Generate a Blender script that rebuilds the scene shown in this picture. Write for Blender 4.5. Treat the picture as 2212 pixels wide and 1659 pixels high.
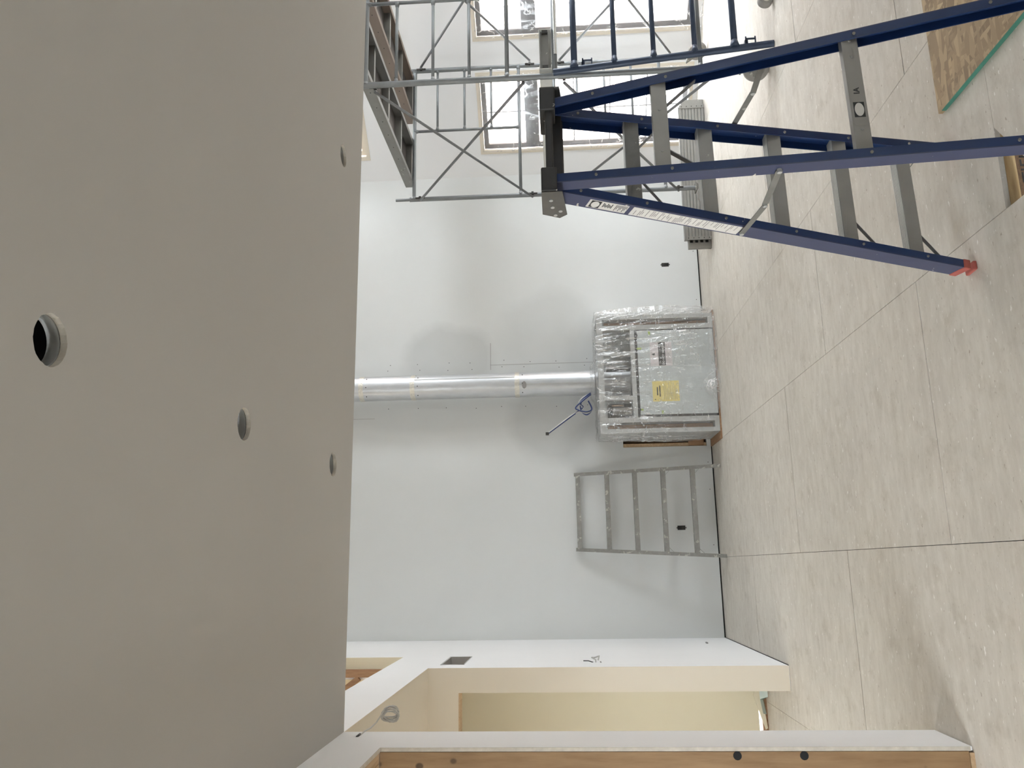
import bpy, bmesh, math, random
from mathutils import Vector, Matrix, noise
random.seed(7)
for o in list(bpy.data.objects): bpy.data.objects.remove(o, do_unlink=True)
SC = bpy.context.scene; COL = SC.collection
R = math.radians

# ------------------------------------------------------------------ camera
H = 1.70
YAW, PITCH, ROLL, FPX = 0.2271, 0.0576, -0.0286, 1711.5
F = Vector((math.sin(YAW)*math.cos(PITCH), math.cos(YAW)*math.cos(PITCH), math.sin(PITCH)))
R0 = Vector((math.cos(YAW), -math.sin(YAW), 0)); U0 = R0.cross(F)
RR = math.cos(ROLL)*R0 + math.sin(ROLL)*U0; UU = -math.sin(ROLL)*R0 + math.cos(ROLL)*U0
cd = bpy.data.cameras.new('camera'); cam = bpy.data.objects.new('camera', cd); COL.objects.link(cam)
m = Matrix((-UU, RR, -F)).transposed().to_4x4(); m.translation = Vector((0, 0, H))   # the phone was held sideways
cam.matrix_world = m
cd.sensor_fit = 'HORIZONTAL'; cd.sensor_width = 36; cd.lens = 36*FPX/2212; cd.clip_start = .05; cd.clip_end = 200
SC.camera = cam

# ------------------------------------------------------------------ world and light
w = bpy.data.worlds.new('sky'); SC.world = w; w.use_nodes = True
wn = w.node_tree.nodes; bg = wn['Background']; bg.inputs[0].default_value = (.90, .955, 1, 1); bg.inputs[1].default_value = 31.0
SC.view_settings.view_transform = 'Standard'; SC.view_settings.look = 'None'; SC.view_settings.gamma = 1
SC.view_settings.use_curve_mapping = False; SC.view_settings.exposure = 0.12
SC.cycles.max_bounces = 10; SC.cycles.diffuse_bounces = 7; SC.cycles.transparent_max_bounces = 16
SC.cycles.sample_clamp_indirect = 6

# room planes (metres): left wall x, back wall y, edge of the low ceiling, heights
XL, YB, YE, ZC, YJ, YS, ZH, ZT = -.765, 8.886, 4.049, 2.779, 6.496, 3.705, 2.525, 5.6
TW = .184
CX, CY = 4.68, 8.886; S2 = math.sqrt(.5)
LB = 2.78                                    # length of the angled bay wall
XR = CX + LB*S2; YR = CY - LB*S2

def area(name, loc, direction, sx, sy, power, color, portal=False):
    l = bpy.data.lights.new(name, 'AREA'); l.shape = 'RECTANGLE'; l.size = sx; l.size_y = sy; l.energy = power; l.color = color
    l.cycles.is_portal = portal
    o = bpy.data.objects.new(name, l); COL.objects.link(o); o.location = loc
    o.rotation_euler = Vector(direction).to_track_quat('-Z', 'Y').to_euler()
    return o
BAYW = [(.285, 1.20, .065, 2.535), (1.555, 2.47, .065, 2.535), (.275, 1.20, 3.915, 5.1), (1.555, 2.47, 3.915, 5.1)]
for i, (s0, s1, z0, z1) in enumerate(BAYW):
    sm = (s0+s1)/2; area('window_daylight', (CX+sm*S2+.10, CY-sm*S2+.10, (z0+z1)/2), (-1, -1, 0), s1-s0, z1-z0, 1, (1, 1, 1), True)
SIDEW = [(-1.7, -.9, .9, 2.2), (4.7, 6.3, .9, 2.4), (4.9, 6.1, 3.6, 5.0)]   # unseen windows added to the right side wall to let in light (y0,y1,z0,z1)
for y0, y1, z0, z1 in SIDEW:
    area('window_daylight', (XR+.14, (y0+y1)/2, (z0+z1)/2), (-1, 0, 0), z1-z0, y1-y0, 1, (1, 1, 1), True)
LEFTW = (.45, 2.35, .85, 2.25)                  # window of the side room left of the camera
area('window_daylight', (-3.56, 1.4, 1.55), (1, 0, 0), 1.4, 1.9, 1, (1, 1, 1), True)
HALLW = (5.25, 6.0, .9, 1.9)                 # window at the end of the hall, sunny side
area('hall_daylight', (-3.75, 5.6, 1.75), (1, .22, -.32), .6, .6, 15, (1, .80, .56))
area('loft_area_light', (-3.3, 6.3, 5.2), (.6, .45, -.55), 1.2, 1.2, 40, (1, .88, .72))  # warm area lamp inside the windowless loft

# ------------------------------------------------------------------ mesh helper
class MB:
    def __init__(s): s.v = []; s.f = []; s.mi = []; s.smooth = []
    def add(s, vs, fs, mi=0, sm=False):
        b = len(s.v); s.v += [tuple(v) for v in vs]; s.f += [tuple(b+i for i in f) for f in fs]
        s.mi += [mi]*len(fs); s.smooth += [sm]*len(fs); return s
    def box(s, x0, x1, y0, y1, z0, z1, mi=0):
        v = [(x, y, z) for x in (x0, x1) for y in (y0, y1) for z in (z0, z1)]
        return s.add(v, [(0,1,3,2),(4,6,7,5),(0,4,5,1),(2,3,7,6),(0,2,6,4),(1,5,7,3)], mi)
    def frame8(s, a, b, u, v, mi=0):      # box between two end points, half axes u, v
        a, b, u, v = map(Vector, (a, b, u, v)); V = []
        for p in (a, b): V += [p-u-v, p+u-v, p+u+v, p-u+v]
        return s.add(V, [(0,1,2,3),(7,6,5,4),(0,4,5,1),(1,5,6,2),(2,6,7,3),(3,7,4,0)], mi)
    def beam(s, a, b, wide, high, up=(0,0,1), mi=0):
        a, b = Vector(a), Vector(b); d = (b-a).normalized(); side = d.cross(Vector(up)).normalized(); u2 = side.cross(d).normalized()
        return s.frame8(a, b, side*wide/2, u2*high/2, mi)
    def tube(s, a, b, r, n=12, r2=None, mi=0, caps=True):
        a, b = Vector(a), Vector(b); d = (b-a).normalized(); r2 = r if r2 is None else r2
        x = d.orthogonal().normalized(); y = d.cross(x); V = []
        for p, q in ((a, r), (b, r2)):
            V += [p+(x*math.cos(t)+y*math.sin(t))*q for t in [2*math.pi*i/n for i in range(n)]]
        s.add(V, [(i, (i+1) % n, n+(i+1) % n, n+i) for i in range(n)], mi, True)
        if caps: s.add(V, [tuple(range(n))[::-1], tuple(range(n, 2*n))], mi)
        return s
    def path(s, pts, r, n=8, mi=0):
        pts = [Vector(p) for p in pts]; V = []; ref = Vector((.31, .52, .79)); k = len(pts)
        for i, p in enumerate(pts):
            d = (pts[min(i+1, k-1)]-pts[max(i-1, 0)]).normalized()
            x = (ref-d*ref.dot(d)).normalized(); ref = x; y = d.cross(x)
            V += [p+(x*math.cos(t)+y*math.sin(t))*r for t in [2*math.pi*j/n for j in range(n)]]
        s.add(V, [(i*n+j, i*n+(j+1) % n, (i+1)*n+(j+1) % n, (i+1)*n+j) for i in range(k-1) for j in range(n)], mi, True)
        return s.add(V, [tuple(range(n))[::-1], tuple(range((k-1)*n, k*n))], mi)
    def prism(s, poly, axis, a0, a1, mi=0):   # polygon in the two other axes (in order), extruded along axis
        def mk(p, a): l = list(p); l.insert(axis, a); return tuple(l)
        n = len(poly); V = [mk(p, a0) for p in poly]+[mk(p, a1) for p in poly]
        return s.add(V, [tuple(range(n)), tuple(range(n, 2*n))[::-1]]+[(i, n+i, n+(i+1) % n, (i+1) % n) for i in range(n)], mi)
    def ring(s, c, ax, r0, r1, h, n=28, mi=0):     # washer/cylinder shell around axis ax at centre c
        c, ax = Vector(c), Vector(ax).normalized(); x = ax.orthogonal().normalized(); y = ax.cross(x); V = []
        for rr, hh in ((r1, -h/2), (r1, h/2), (r0, h/2), (r0, -h/2)):
            V += [c+ax*hh+(x*math.cos(t)+y*math.sin(t))*rr for t in [2*math.pi*i/n for i in range(n)]]
        return s.add(V, [(k*n+i, k*n+(i+1) % n, ((k+1) % 4)*n+(i+1) % n, ((k+1) % 4)*n+i) for k in range(4) for i in range(n)], mi, True)
    def build(s, name, mats, parent=None, bevel=0, loc=None):
        me = bpy.data.meshes.new(name); me.from_pydata(s.v, [], s.f)
        for mm in (mats if isinstance(mats, (list, tuple)) else [mats]): me.materials.append(mm)
        me.polygons.foreach_set('material_index', s.mi); me.polygons.foreach_set('use_smooth', s.smooth)
        bm = bmesh.new(); bm.from_mesh(me); bmesh.ops.remove_doubles(bm, verts=bm.verts, dist=1e-6)
        bmesh.ops.recalc_face_normals(bm, faces=bm.faces)
        for e in bm.edges:
            if len(e.link_faces) == 2 and e.calc_face_angle(0) > .6: e.smooth = False
        bm.to_mesh(me); bm.free()
        o = bpy.data.objects.new(name, me); COL.objects.link(o)
        if parent: o.parent = parent
        if loc: o.location = loc
        if bevel:
            b = o.modifiers.new('bevel', 'BEVEL'); b.width = bevel; b.segments = 2; b.limit_method = 'ANGLE'
        return o
def tag(o, label, cat, group=None):
    o['label'] = label; o['category'] = cat
    if group: o['group'] = group
    return o
def struct(o): o['kind'] = 'structure'; return o
def empty(name, loc=(0, 0, 0), rz=0):
    o = bpy.data.objects.new(name, None); COL.objects.link(o); o.location = loc; o.rotation_euler = (0, 0, rz); o.empty_display_size = .1; return o
def inst(src, name, parent, loc=(0, 0, 0), rot=(0, 0, 0), scale=(1, 1, 1)):
    o = bpy.data.objects.new(name, src.data); COL.objects.link(o); o.parent = parent; o.location = loc; o.rotation_euler = rot; o.scale = scale; return o
def tcopy(o, parent):
    c = o.copy(); COL.objects.link(c); c.parent = parent
    for ch in list(o.children): tcopy(ch, c)
    return c

# ------------------------------------------------------------------ materials
def newmat(name):
    mm = bpy.data.materials.new(name); mm.use_nodes = True; nt = mm.node_tree; return mm, nt, nt.nodes['Principled BSDF']
def N(nt, t, **kw):
    n = nt.nodes.new(t)
    for k, v in kw.items():
        if k.startswith('i_'): n.inputs[int(k[2:])].default_value = v
        else: setattr(n, k, v)
    return n
def coords(nt, scale=(1, 1, 1), rot=(0, 0, 0)):
    tc = N(nt, 'ShaderNodeTexCoord'); mp = N(nt, 'ShaderNodeMapping'); mp.inputs['Scale'].default_value = scale; mp.inputs['Rotation'].default_value = rot
    nt.links.new(tc.outputs['Object'], mp.inputs[0]); return mp.outputs[0]
def noisetex(nt, vec, scale, detail=4, rough=.55):
    n = N(nt, 'ShaderNodeTexNoise'); n.inputs['Scale'].default_value = scale; n.inputs['Detail'].default_value = detail; n.inputs['Roughness'].default_value = rough
    nt.links.new(vec, n.inputs['Vector']); return n.outputs['Fac']
def ramp(nt, fac, a, b, ca=(0, 0, 0, 1), cb=(1, 1, 1, 1)):
    r = N(nt, 'ShaderNodeValToRGB'); e = r.color_ramp.elements; e[0].position = a; e[0].color = ca; e[1].position = b; e[1].color = cb
    nt.links.new(fac, r.inputs[0]); return r.outputs[0]
def mixc(nt, fac, a, b, mode='MIX'):
    mx = N(nt, 'ShaderNodeMix', data_type='RGBA', blend_type=mode)
    for inp, val in ((0, fac), (6, a), (7, b)):
        if hasattr(val, 'links'): nt.links.new(val, mx.inputs[inp])
        else: mx.inputs[inp].default_value = val
    return mx.outputs[2]
def c4(c, k=1): return (c[0]*k, c[1]*k, c[2]*k, 1)
def bump(nt, bs, fac, strength, dist=.01):
    b = N(nt, 'ShaderNodeBump'); b.inputs['Strength'].default_value = strength; b.inputs['Distance'].default_value = dist
    nt.links.new(fac, b.inputs['Height']); nt.links.new(b.outputs[0], bs.inputs['Normal'])
def simple(name, col, rough=.6, metal=0, var=.12, scale=6, stretch=(1, 1, 1), bmp=0, splat=None, splat_t=.66, splat_s=22):
    mm, nt, bs = newmat(name); v = coords(nt, stretch); f = noisetex(nt, v, scale)
    c = mixc(nt, f, c4(col, 1-var), c4(col, 1+var))
    if splat:
        f2 = noisetex(nt, coords(nt), splat_s, 5, .6); c = mixc(nt, ramp(nt, f2, splat_t, splat_t+.02), c, c4(splat))
    nt.links.new(c, bs.inputs['Base Color']); bs.inputs['Roughness'].default_value = rough; bs.inputs['Metallic'].default_value = metal
    if bmp: bump(nt, bs, f, bmp)
    return mm
def wall_paint(name, col, rough=.85, blot=.03):
    mm, nt, bs = newmat(name); v = coords(nt)
    f = noisetex(nt, v, 1.3, 5, .6); f2 = noisetex(nt, v, 90, 2)
    nt.links.new(mixc(nt, f, c4(col, 1-blot), c4(col, 1+blot*.6)), bs.inputs['Base Color'])
    bs.inputs['Roughness'].default_value = rough; bs.inputs['Specular IOR Level'].default_value = .25; bump(nt, bs, f2, .05, .002); return mm
M = {}
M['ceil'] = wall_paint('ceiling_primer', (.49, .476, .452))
M['white'] = wall_paint('white_primer', (.90, .91, .92))
M['cream'] = wall_paint('cream_primer', (.74, .68, .58))
M['yellow'] = wall_paint('yellow_primer', (.68, .63, .49))
M['board_edge'] = simple('drywall_edge', (.56, .52, .45), .9, var=.3, scale=30)
M['dark'] = simple('black_gap', (.012, .012, .013), .9, var=.2)
M['galv'] = simple('galvanized_tube', (.20, .212, .22), .5, .45, .25, 9, (1, 1, 1), .05, (.22, .09, .05), .74, 9)
M['brace'] = simple('brace_bar', (.17, .175, .18), .5, .45, .2, 12)
M['alu'] = simple('mill_aluminium', (.31, .303, .285), .48, .45, .18, 9, (1, 1, 1), 0, (.45, .44, .41), .68, 14)
M['alu_worn'] = simple('paint_splashed_aluminium', (.20, .195, .18), .6, .3, .3, 22, (1, 1, 1), .05, (.46, .45, .41), .60, 16)
M['alu_bright'] = simple('bright_tread_aluminium', (.62, .62, .59), .42, .2, .15, 14)
M['alu_old'] = simple('old_splashed_aluminium', (.29, .285, .265), .6, .25, .3, 26, (1, 1, 1), .05, (.55, .54, .50), .60, 18)
M['plank_alu'] = simple('walkboard_aluminium', (.26, .258, .245), .5, .5, .2, 7, (1, 1, 1), 0, (.60, .58, .54), .68, 20)
M['deck_ply'] = simple('walkboard_plywood', (.09, .08, .075), .8, 0, .3, 5, (1, 6, 1))
M['navy'] = simple('navy_fibreglass', (.006, .024, .092), .4, 0, .3, 30, (1, 1, .15), 0, (.60, .57, .50), .715, 22)
M['navy_web'] = simple('faded_lit_navy_fibreglass', (.040, .048, .10), .5, 0, .15, 30, (1, 1, .15), 0, (.62, .58, .5), .69, 20)  # outer webs paler: side light and haze put into the colour, besides fading
M['bluepaint'] = simple('blue_painted_tube', (.026, .042, .078), .42, .2, .3, 10, (1, 1, 1), 0, (.55, .55, .52), .74, 14)
M['black'] = simple('black_plastic', (.022, .021, .02), .55, 0, .4, 24, (1, 1, 1), 0, (.5, .48, .44), .70, 34)
M['capgrey'] = simple('grey_bracket', (.13, .125, .115), .5, .5, .25, 18, (1, 1, 1), 0, (.5, .5, .46), .72, 40)
M['redfoot'] = simple('red_rubber', (.30, .07, .055), .7, 0, .3, 30)
M['steel'] = simple('stud_steel', (.52, .53, .52), .45, .35, .15, 6)
M['cover'] = simple('cover_sheet', (.56, .60, .60), .5, .05, .08, 3)
M['rubber'] = simple('grey_rubber', (.26, .25, .235), .7, 0, .2, 20)
M['darkmetal'] = simple('dark_metal', (.05, .047, .044), .5, .5, .3, 14)
M['frame_dark'] = simple('charcoal_window_frame', (.045, .048, .055), .5, 0, .2, 8)
M['paper'] = simple('label_paper', (.66, .64, .60), .7, 0, .1, 30)
M['label_pink'] = simple('white_label', (.74, .69, .70), .6, 0, .04, 10)
M['yelpaper'] = simple('yellow_paper', (.78, .66, .24), .6, 0, .05, 10)
M['ink'] = simple('print_ink', (.03, .03, .03), .7, 0, .1)
M['inkgrey'] = simple('grey_print', (.28, .27, .26), .7, 0, .1)
M['inkwhite'] = simple('white_print', (.75, .75, .75), .7, 0, .02)
M['green'] = simple('green_tape', (.40, .52, .12), .6, 0, .1)
M['greenedge'] = simple('green_edge_paint', (.045, .18, .13), .7, 0, .3, 18)
M['wirewhite'] = simple('white_wire', (.55, .55, .53), .5, 0, .1)
M['wireblue'] = simple('blue_wire', (.03, .05, .15), .5, 0, .1)
M['foil'] = simple('foil_tape', (.72, .70, .64), .3, .8, .25, 60, (1, 1, 1), .5)
M['stucco'] = simple('pink_stucco', (.80, .62, .52), .9, 0, .15, .8)
M['ground'] = simple('outdoor_ground', (.5, .48, .45), .9, 0, .15, 2)
M['stained'] = simple('weathered_plank', (.22, .175, .145), .6, .15, .3, 4, (1, .3, 1))

# galvanized duct
mm, nt, bs = newmat('duct_steel'); v = coords(nt, (1, 1, .35)); f = noisetex(nt, v, 14, 5)
nt.links.new(mixc(nt, f, (.50, .52, .54, 1), (.72, .74, .76, 1)), bs.inputs['Base Color']); bs.inputs['Metallic'].default_value = .62
nt.links.new(ramp(nt, f, .2, .9, (.30, .30, .30, 1), (.46, .46, .46, 1)), bs.inputs['Roughness']); M['duct'] = mm

# back wall: skim-coated board with thinly primed patches round the flue
mm, nt, bs = newmat('skimmed_back_wall'); v = coords(nt)
f = noisetex(nt, v, 1.1, 5, .6)
base = mixc(nt, f, (.665, .68, .67, 1), (.745, .76, .755, 1))
def patch(cx, cz, rx, rz):
    tc = N(nt, 'ShaderNodeTexCoord'); mp = N(nt, 'ShaderNodeMapping')
    mp.inputs['Location'].default_value = (-cx/rx, 0, -cz/rz); mp.inputs['Scale'].default_value = (1/rx, 0, 1/rz)
    nt.links.new(tc.outputs['Object'], mp.inputs[0])
    nz = N(nt, 'ShaderNodeTexNoise'); nz.inputs['Scale'].default_value = 2.2; nz.inputs['Detail'].default_value = 5
    nt.links.new(tc.outputs['Object'], nz.inputs['Vector'])
    mx = N(nt, 'ShaderNodeMix', data_type='VECTOR'); mx.inputs[0].default_value = .38
    nt.links.new(mp.outputs[0], mx.inputs[4]); nt.links.new(nz.outputs['Color'], mx.inputs[5])
    # recentre the noise offset
    sb = N(nt, 'ShaderNodeVectorMath', operation='SUBTRACT'); sb.inputs[1].default_value = (.19, .19, .19); nt.links.new(mx.outputs[1], sb.inputs[0])
    ml = N(nt, 'ShaderNodeVectorMath', operation='MULTIPLY'); ml.inputs[1].default_value = (1, 0, 1); nt.links.new(sb.outputs[0], ml.inputs[0])
    ln = N(nt, 'ShaderNodeVectorMath', operation='LENGTH'); nt.links.new(ml.outputs[0], ln.inputs[0])
    return ramp(nt, ln.outputs['Value'], .5, .72, (1, 1, 1, 1), (0, 0, 0, 1))
for cx, cz, rx, rz, k in ((2.36, 2.95, .40, .52, .85), (2.62, 1.75, .55, .62, .92), (1.62, 1.75, .50, .50, .86), (1.72, 3.0, .22, 1.3, .93), (1.3, 1.2, .35, .5, .9), (2.25, 1.2, .6, .4, .93)):
    base = mixc(nt, patch(cx, cz, rx, rz), base, mixc(nt, 1.0, base, (k, k, k, 1), 'MULTIPLY'))
nt.links.new(base, bs.inputs['Base Color']); bs.inputs['Roughness'].default_value = .8; bs.inputs['Specular IOR Level'].default_value = .3
bump(nt, bs, noisetex(nt, v, 70, 3), .04, .002); M['backwall'] = mm

# subfloor
mm, nt, bs = newmat('subfloor_panel')
v = coords(nt); f1 = noisetex(nt, coords(nt, (.8, 2.4, 1)), 7, 8, .72); f2 = noisetex(nt, v, 1.2, 5, .62); f3 = noisetex(nt, coords(nt, (1, 1.9, 1), (0, 0, .2)), 30, 4, .6); f4 = noisetex(nt, coords(nt, (.9, 2.2, 1), (0, 0, .35)), 24, 3, .5); f5 = noisetex(nt, v, 5.5, 5, .66)
c = mixc(nt, ramp(nt, f1, .30, .74), (.565, .525, .46, 1), (.72, .685, .62, 1))
c = mixc(nt, ramp(nt, f2, .35, .7), c, mixc(nt, 1.0, c, (.89, .89, .895, 1), 'MULTIPLY'))
c = mixc(nt, ramp(nt, f5, .54, .72), c, mixc(nt, 1.0, c, (.84, .825, .80, 1), 'MULTIPLY'))
c = mixc(nt, ramp(nt, f3, .64, .72), c, (.36, .31, .255, 1))
c = mixc(nt, ramp(nt, f4, .67, .71), c, (.82, .80, .76, 1))
nt.links.new(c, bs.inputs['Base Color']); bs.inputs['Roughness'].default_value = .62; bs.inputs['Specular IOR Level'].default_value = .35
bump(nt, bs, f1, .12, .004); M['floor'] = mm
M['plydust'] = simple('drywall_dust', (.62, .61, .59), .95, 0, .12, 12)

def wood(name, c0, c1, axis_stretch, knots=True, sc=5):
    mm, nt, bs = newmat(name); v = coords(nt, axis_stretch); f = noisetex(nt, v, sc, 8, .6)
    c = mixc(nt, ramp(nt, f, .3, .72), c4(c0), c4(c1))
    if knots:
        vo = N(nt, 'ShaderNodeTexVoronoi'); vo.inputs['Scale'].default_value = 8.5; vo.inputs['Randomness'].default_value = 1
        nt.links.new(coords(nt, (1, 0, .8)), vo.inputs['Vector'])
        c = mixc(nt, ramp(nt, vo.outputs['Distance'], .09, .14, (1, 1, 1, 1), (0, 0, 0, 1)), c, c4(c0, .45))
    nt.links.new(c, bs.inputs['Base Color']); bs.inputs['Roughness'].default_value = .65; bump(nt, bs, f, .08, .003); return mm
M['ply'] = wood('knotty_plywood', (.21, .122, .057), (.31, .20, .105), (6, 6, .8))
M['lumber'] = wood('sawn_lumber', (.40, .27, .15), (.56, .41, .26), (12, .8, 12), False)
M['beam'] = wood('old_timber', (.19, .10, .05), (.36, .215, .115), (9, 9, 1.2), False)
M['joist'] = wood('joist_flange', (.42, .28, .13), (.62, .46, .25), (1, 14, 14), False)
M['web'] = wood('joist_web', (.10, .055, .028), (.20, .12, .06), (5, 5, 9), False, 14)

mm, nt, bs = newmat('strand_board')
cols = None
for k, (rz, sc) in enumerate(((.35, (9, 44, 6)), (1.2, (40, 10, 6)), (2.2, (12, 38, 6)))):
    vo = N(nt, 'ShaderNodeTexVoronoi'); vo.inputs['Scale'].default_value = 1; vo.inputs['Randomness'].default_value = 1
    nt.links.new(coords(nt, sc, (0, 0, rz)), vo.inputs['Vector'])
    bw = N(nt, 'ShaderNodeSeparateColor'); nt.links.new(vo.outputs['Color'], bw.inputs[0])
    cc = mixc(nt, bw.outputs[0], (.20, .14, .08, 1), (.45, .335, .20, 1))
    cols = cc if cols is None else mixc(nt, ramp(nt, bw.outputs[1], .45, .5), cols, cc)
nt.links.new(cols, bs.inputs['Base Color']); bs.inputs['Roughness'].default_value = .7; M['osb'] = mm

def film(name, clear, haze, white, rough=.12, bscale=0, bstr=.3, glint_streak=None, base_r=.05):
    mm = bpy.data.materials.new(name); mm.use_nodes = True; nt = mm.node_tree; nt.nodes.clear()
    out = N(nt, 'ShaderNodeOutputMaterial'); tr = N(nt, 'ShaderNodeBsdfTransparent'); tr.inputs[0].default_value = (clear, clear, clear, 1)
    gl = N(nt, 'ShaderNodeBsdfGlossy'); gl.inputs['Roughness'].default_value = rough; gl.inputs['Color'].default_value = (.9, .9, .9, 1)
    df = N(nt, 'ShaderNodeBsdfTranslucent'); df.inputs['Color'].default_value = (white, white, white, 1)
    d2 = N(nt, 'ShaderNodeBsdfDiffuse'); d2.inputs['Color'].default_value = (white, white, white, 1)
    md = N(nt, 'ShaderNodeMixShader'); md.inputs[0].default_value = 1.0 if glint_streak and name.startswith('crink') else .5; nt.links.new(df.outputs[0], md.inputs[1]); nt.links.new(d2.outputs[0], md.inputs[2])
    m1 = N(nt, 'ShaderNodeMixShader'); m1.inputs[0].default_value = haze; nt.links.new(tr.outputs[0], m1.inputs[1]); nt.links.new(md.outputs[0], m1.inputs[2])
    lw = N(nt, 'ShaderNodeLayerWeight'); lw.inputs['Blend'].default_value = .5        # thin-sheet reflectance, the same from both sides
    pw = N(nt, 'ShaderNodeMath', operation='POWER'); pw.inputs[1].default_value = 5; nt.links.new(lw.outputs['Facing'], pw.inputs[0])
    sh = N(nt, 'ShaderNodeMath', operation='MULTIPLY_ADD'); sh.inputs[1].default_value = .93; sh.inputs[2].default_value = base_r; nt.links.new(pw.outputs[0], sh.inputs[0])
    m2 = N(nt, 'ShaderNodeMixShader'); nt.links.new(sh.outputs[0], m2.inputs[0]); nt.links.new(m1.outputs[0], m2.inputs[1]); nt.links.new(gl.outputs[0], m2.inputs[2])
    if bscale:
        nz = noisetex(nt, coords(nt), bscale, 4, .6); b = N(nt, 'ShaderNodeBump'); b.inputs['Strength'].default_value = bstr; b.inputs['Distance'].default_value = .01
        nt.links.new(nz, b.inputs['Height'])
        nt.links.new(b.outputs[0], gl.inputs['Normal']); nt.links.new(b.outputs[0], lw.inputs['Normal'])
    if glint_streak:  # painted glints: white haze along crease lines stands in for highlights
        v1 = coords(nt, glint_streak); n1 = N(nt, 'ShaderNodeTexNoise'); n1.inputs['Scale'].default_value = 1; n1.inputs['Detail'].default_value = 3; n1.inputs['Distortion'].default_value = .6
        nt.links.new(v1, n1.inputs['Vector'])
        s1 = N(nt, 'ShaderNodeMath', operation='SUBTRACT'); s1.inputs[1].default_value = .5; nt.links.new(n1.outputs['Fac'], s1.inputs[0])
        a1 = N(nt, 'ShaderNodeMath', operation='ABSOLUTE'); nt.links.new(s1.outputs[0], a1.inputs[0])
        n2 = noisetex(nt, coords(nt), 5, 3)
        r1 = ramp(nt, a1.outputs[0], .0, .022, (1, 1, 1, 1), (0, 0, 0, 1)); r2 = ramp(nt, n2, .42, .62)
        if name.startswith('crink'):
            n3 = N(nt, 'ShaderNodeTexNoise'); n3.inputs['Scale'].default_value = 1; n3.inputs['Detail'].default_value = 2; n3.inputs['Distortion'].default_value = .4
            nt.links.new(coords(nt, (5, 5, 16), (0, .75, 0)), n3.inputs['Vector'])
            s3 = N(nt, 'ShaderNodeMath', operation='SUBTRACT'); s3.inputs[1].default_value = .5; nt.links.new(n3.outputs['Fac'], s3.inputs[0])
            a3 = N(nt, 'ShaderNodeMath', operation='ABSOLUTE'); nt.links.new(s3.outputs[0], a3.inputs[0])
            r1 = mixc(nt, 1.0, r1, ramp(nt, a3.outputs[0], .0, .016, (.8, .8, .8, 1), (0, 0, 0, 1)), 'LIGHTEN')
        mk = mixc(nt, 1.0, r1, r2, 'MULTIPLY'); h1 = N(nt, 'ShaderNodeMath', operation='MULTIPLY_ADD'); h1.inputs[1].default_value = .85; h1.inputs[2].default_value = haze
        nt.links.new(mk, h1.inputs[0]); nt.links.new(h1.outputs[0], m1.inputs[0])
    nt.links.new(m2.outputs[0], out.inputs[0]); return mm
M['glass'] = film('window_glass', .97, 0, .8, .02)
M['film_window'] = film('clear_poly_sheet', .96, .12, .9, .14, 7, .25, (6, 6, 5))
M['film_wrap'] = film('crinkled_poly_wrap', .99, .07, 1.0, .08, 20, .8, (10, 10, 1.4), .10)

# ------------------------------------------------------------------ structure
def wall_cells(ranges_a, ranges_z, holes):
    """rectangles of a wall (a along the wall, z up) left over round the holes"""
    A = sorted(set(list(ranges_a)+[h[0] for h in holes]+[h[1] for h in holes])); A = [a for a in A if ranges_a[0] <= a <= ranges_a[1]]
    Z = sorted(set(list(ranges_z)+[h[2] for h in holes]+[h[3] for h in holes])); Z = [z for z in Z if ranges_z[0] <= z <= ranges_z[1]]
    out = []
    for a0, a1 in zip(A, A[1:]):
        run = None
        for z0, z1 in zip(Z, Z[1:]):
            am, zm = (a0+a1)/2, (z0+z1)/2
            if any(h[0] < am < h[1] and h[2] < zm < h[3] for h in holes):
                if run: out.append((a0, a1)+tuple(run)); run = None
            else: run = [run[0], z1] if run else [z0, z1]
        if run: out.append((a0, a1)+tuple(run))
    return out
def solid_wall(name, mat, p0, p1, thick, z0, z1, holes=()):
    """vertical wall from p0 to p1 (its face), body extruded to the left of p0->p1; one mesh, holes cut through"""
    p0, p1 = Vector((*p0, 0)), Vector((*p1, 0)); d = (p1-p0).normalized(); n = Vector((-d.y, d.x, 0)); L = (p1-p0).length; b = MB()
    def P(a, z, t): q = p0+d*a+n*t; return (q.x, q.y, z)
    for a0, a1, c0, c1 in wall_cells((0, L), (z0, z1), holes):
        b.add([P(a0, c0, 0), P(a1, c0, 0), P(a1, c1, 0), P(a0, c1, 0)], [(0, 1, 2, 3)])
        b.add([P(a0, c0, thick), P(a1, c0, thick), P(a1, c1, thick), P(a0, c1, thick)], [(3, 2, 1, 0)])
    for h in holes:
        a0, a1, c0, c1 = h; a0 = max(a0, 0); a1 = min(a1, L); c0 = max(c0, z0); c1 = min(c1, z1)
        for (u0, v0), (u1, v1) in (((a0, c0), (a1, c0)), ((a1, c0), (a1, c1)), ((a1, c1), (a0, c1)), ((a0, c1), (a0, c0))):
            if (u0 == u1 and u0 in (0, L)) or (v0 == v1 and v0 in (z0, z1)): continue
            b.add([P(u0, v0, 0), P(u1, v1, 0), P(u1, v1, thick), P(u0, v0, thick)], [(0, 1, 2, 3)])
    for (u0, v0), (u1, v1) in (((L, z0), (L, z1)), ((L, z1), (0, z1)), ((0, z1), (0, z0))):
        if u0 == u1 and any((h[0] <= u0 <= h[1]) for h in holes): continue
        b.add([P(u0, v0, 0), P(u1, v1, 0), P(u1, v1, thick), P(u0, v0, thick)], [(0, 1, 2, 3)])
    return struct(b.build(name, mat))

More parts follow.
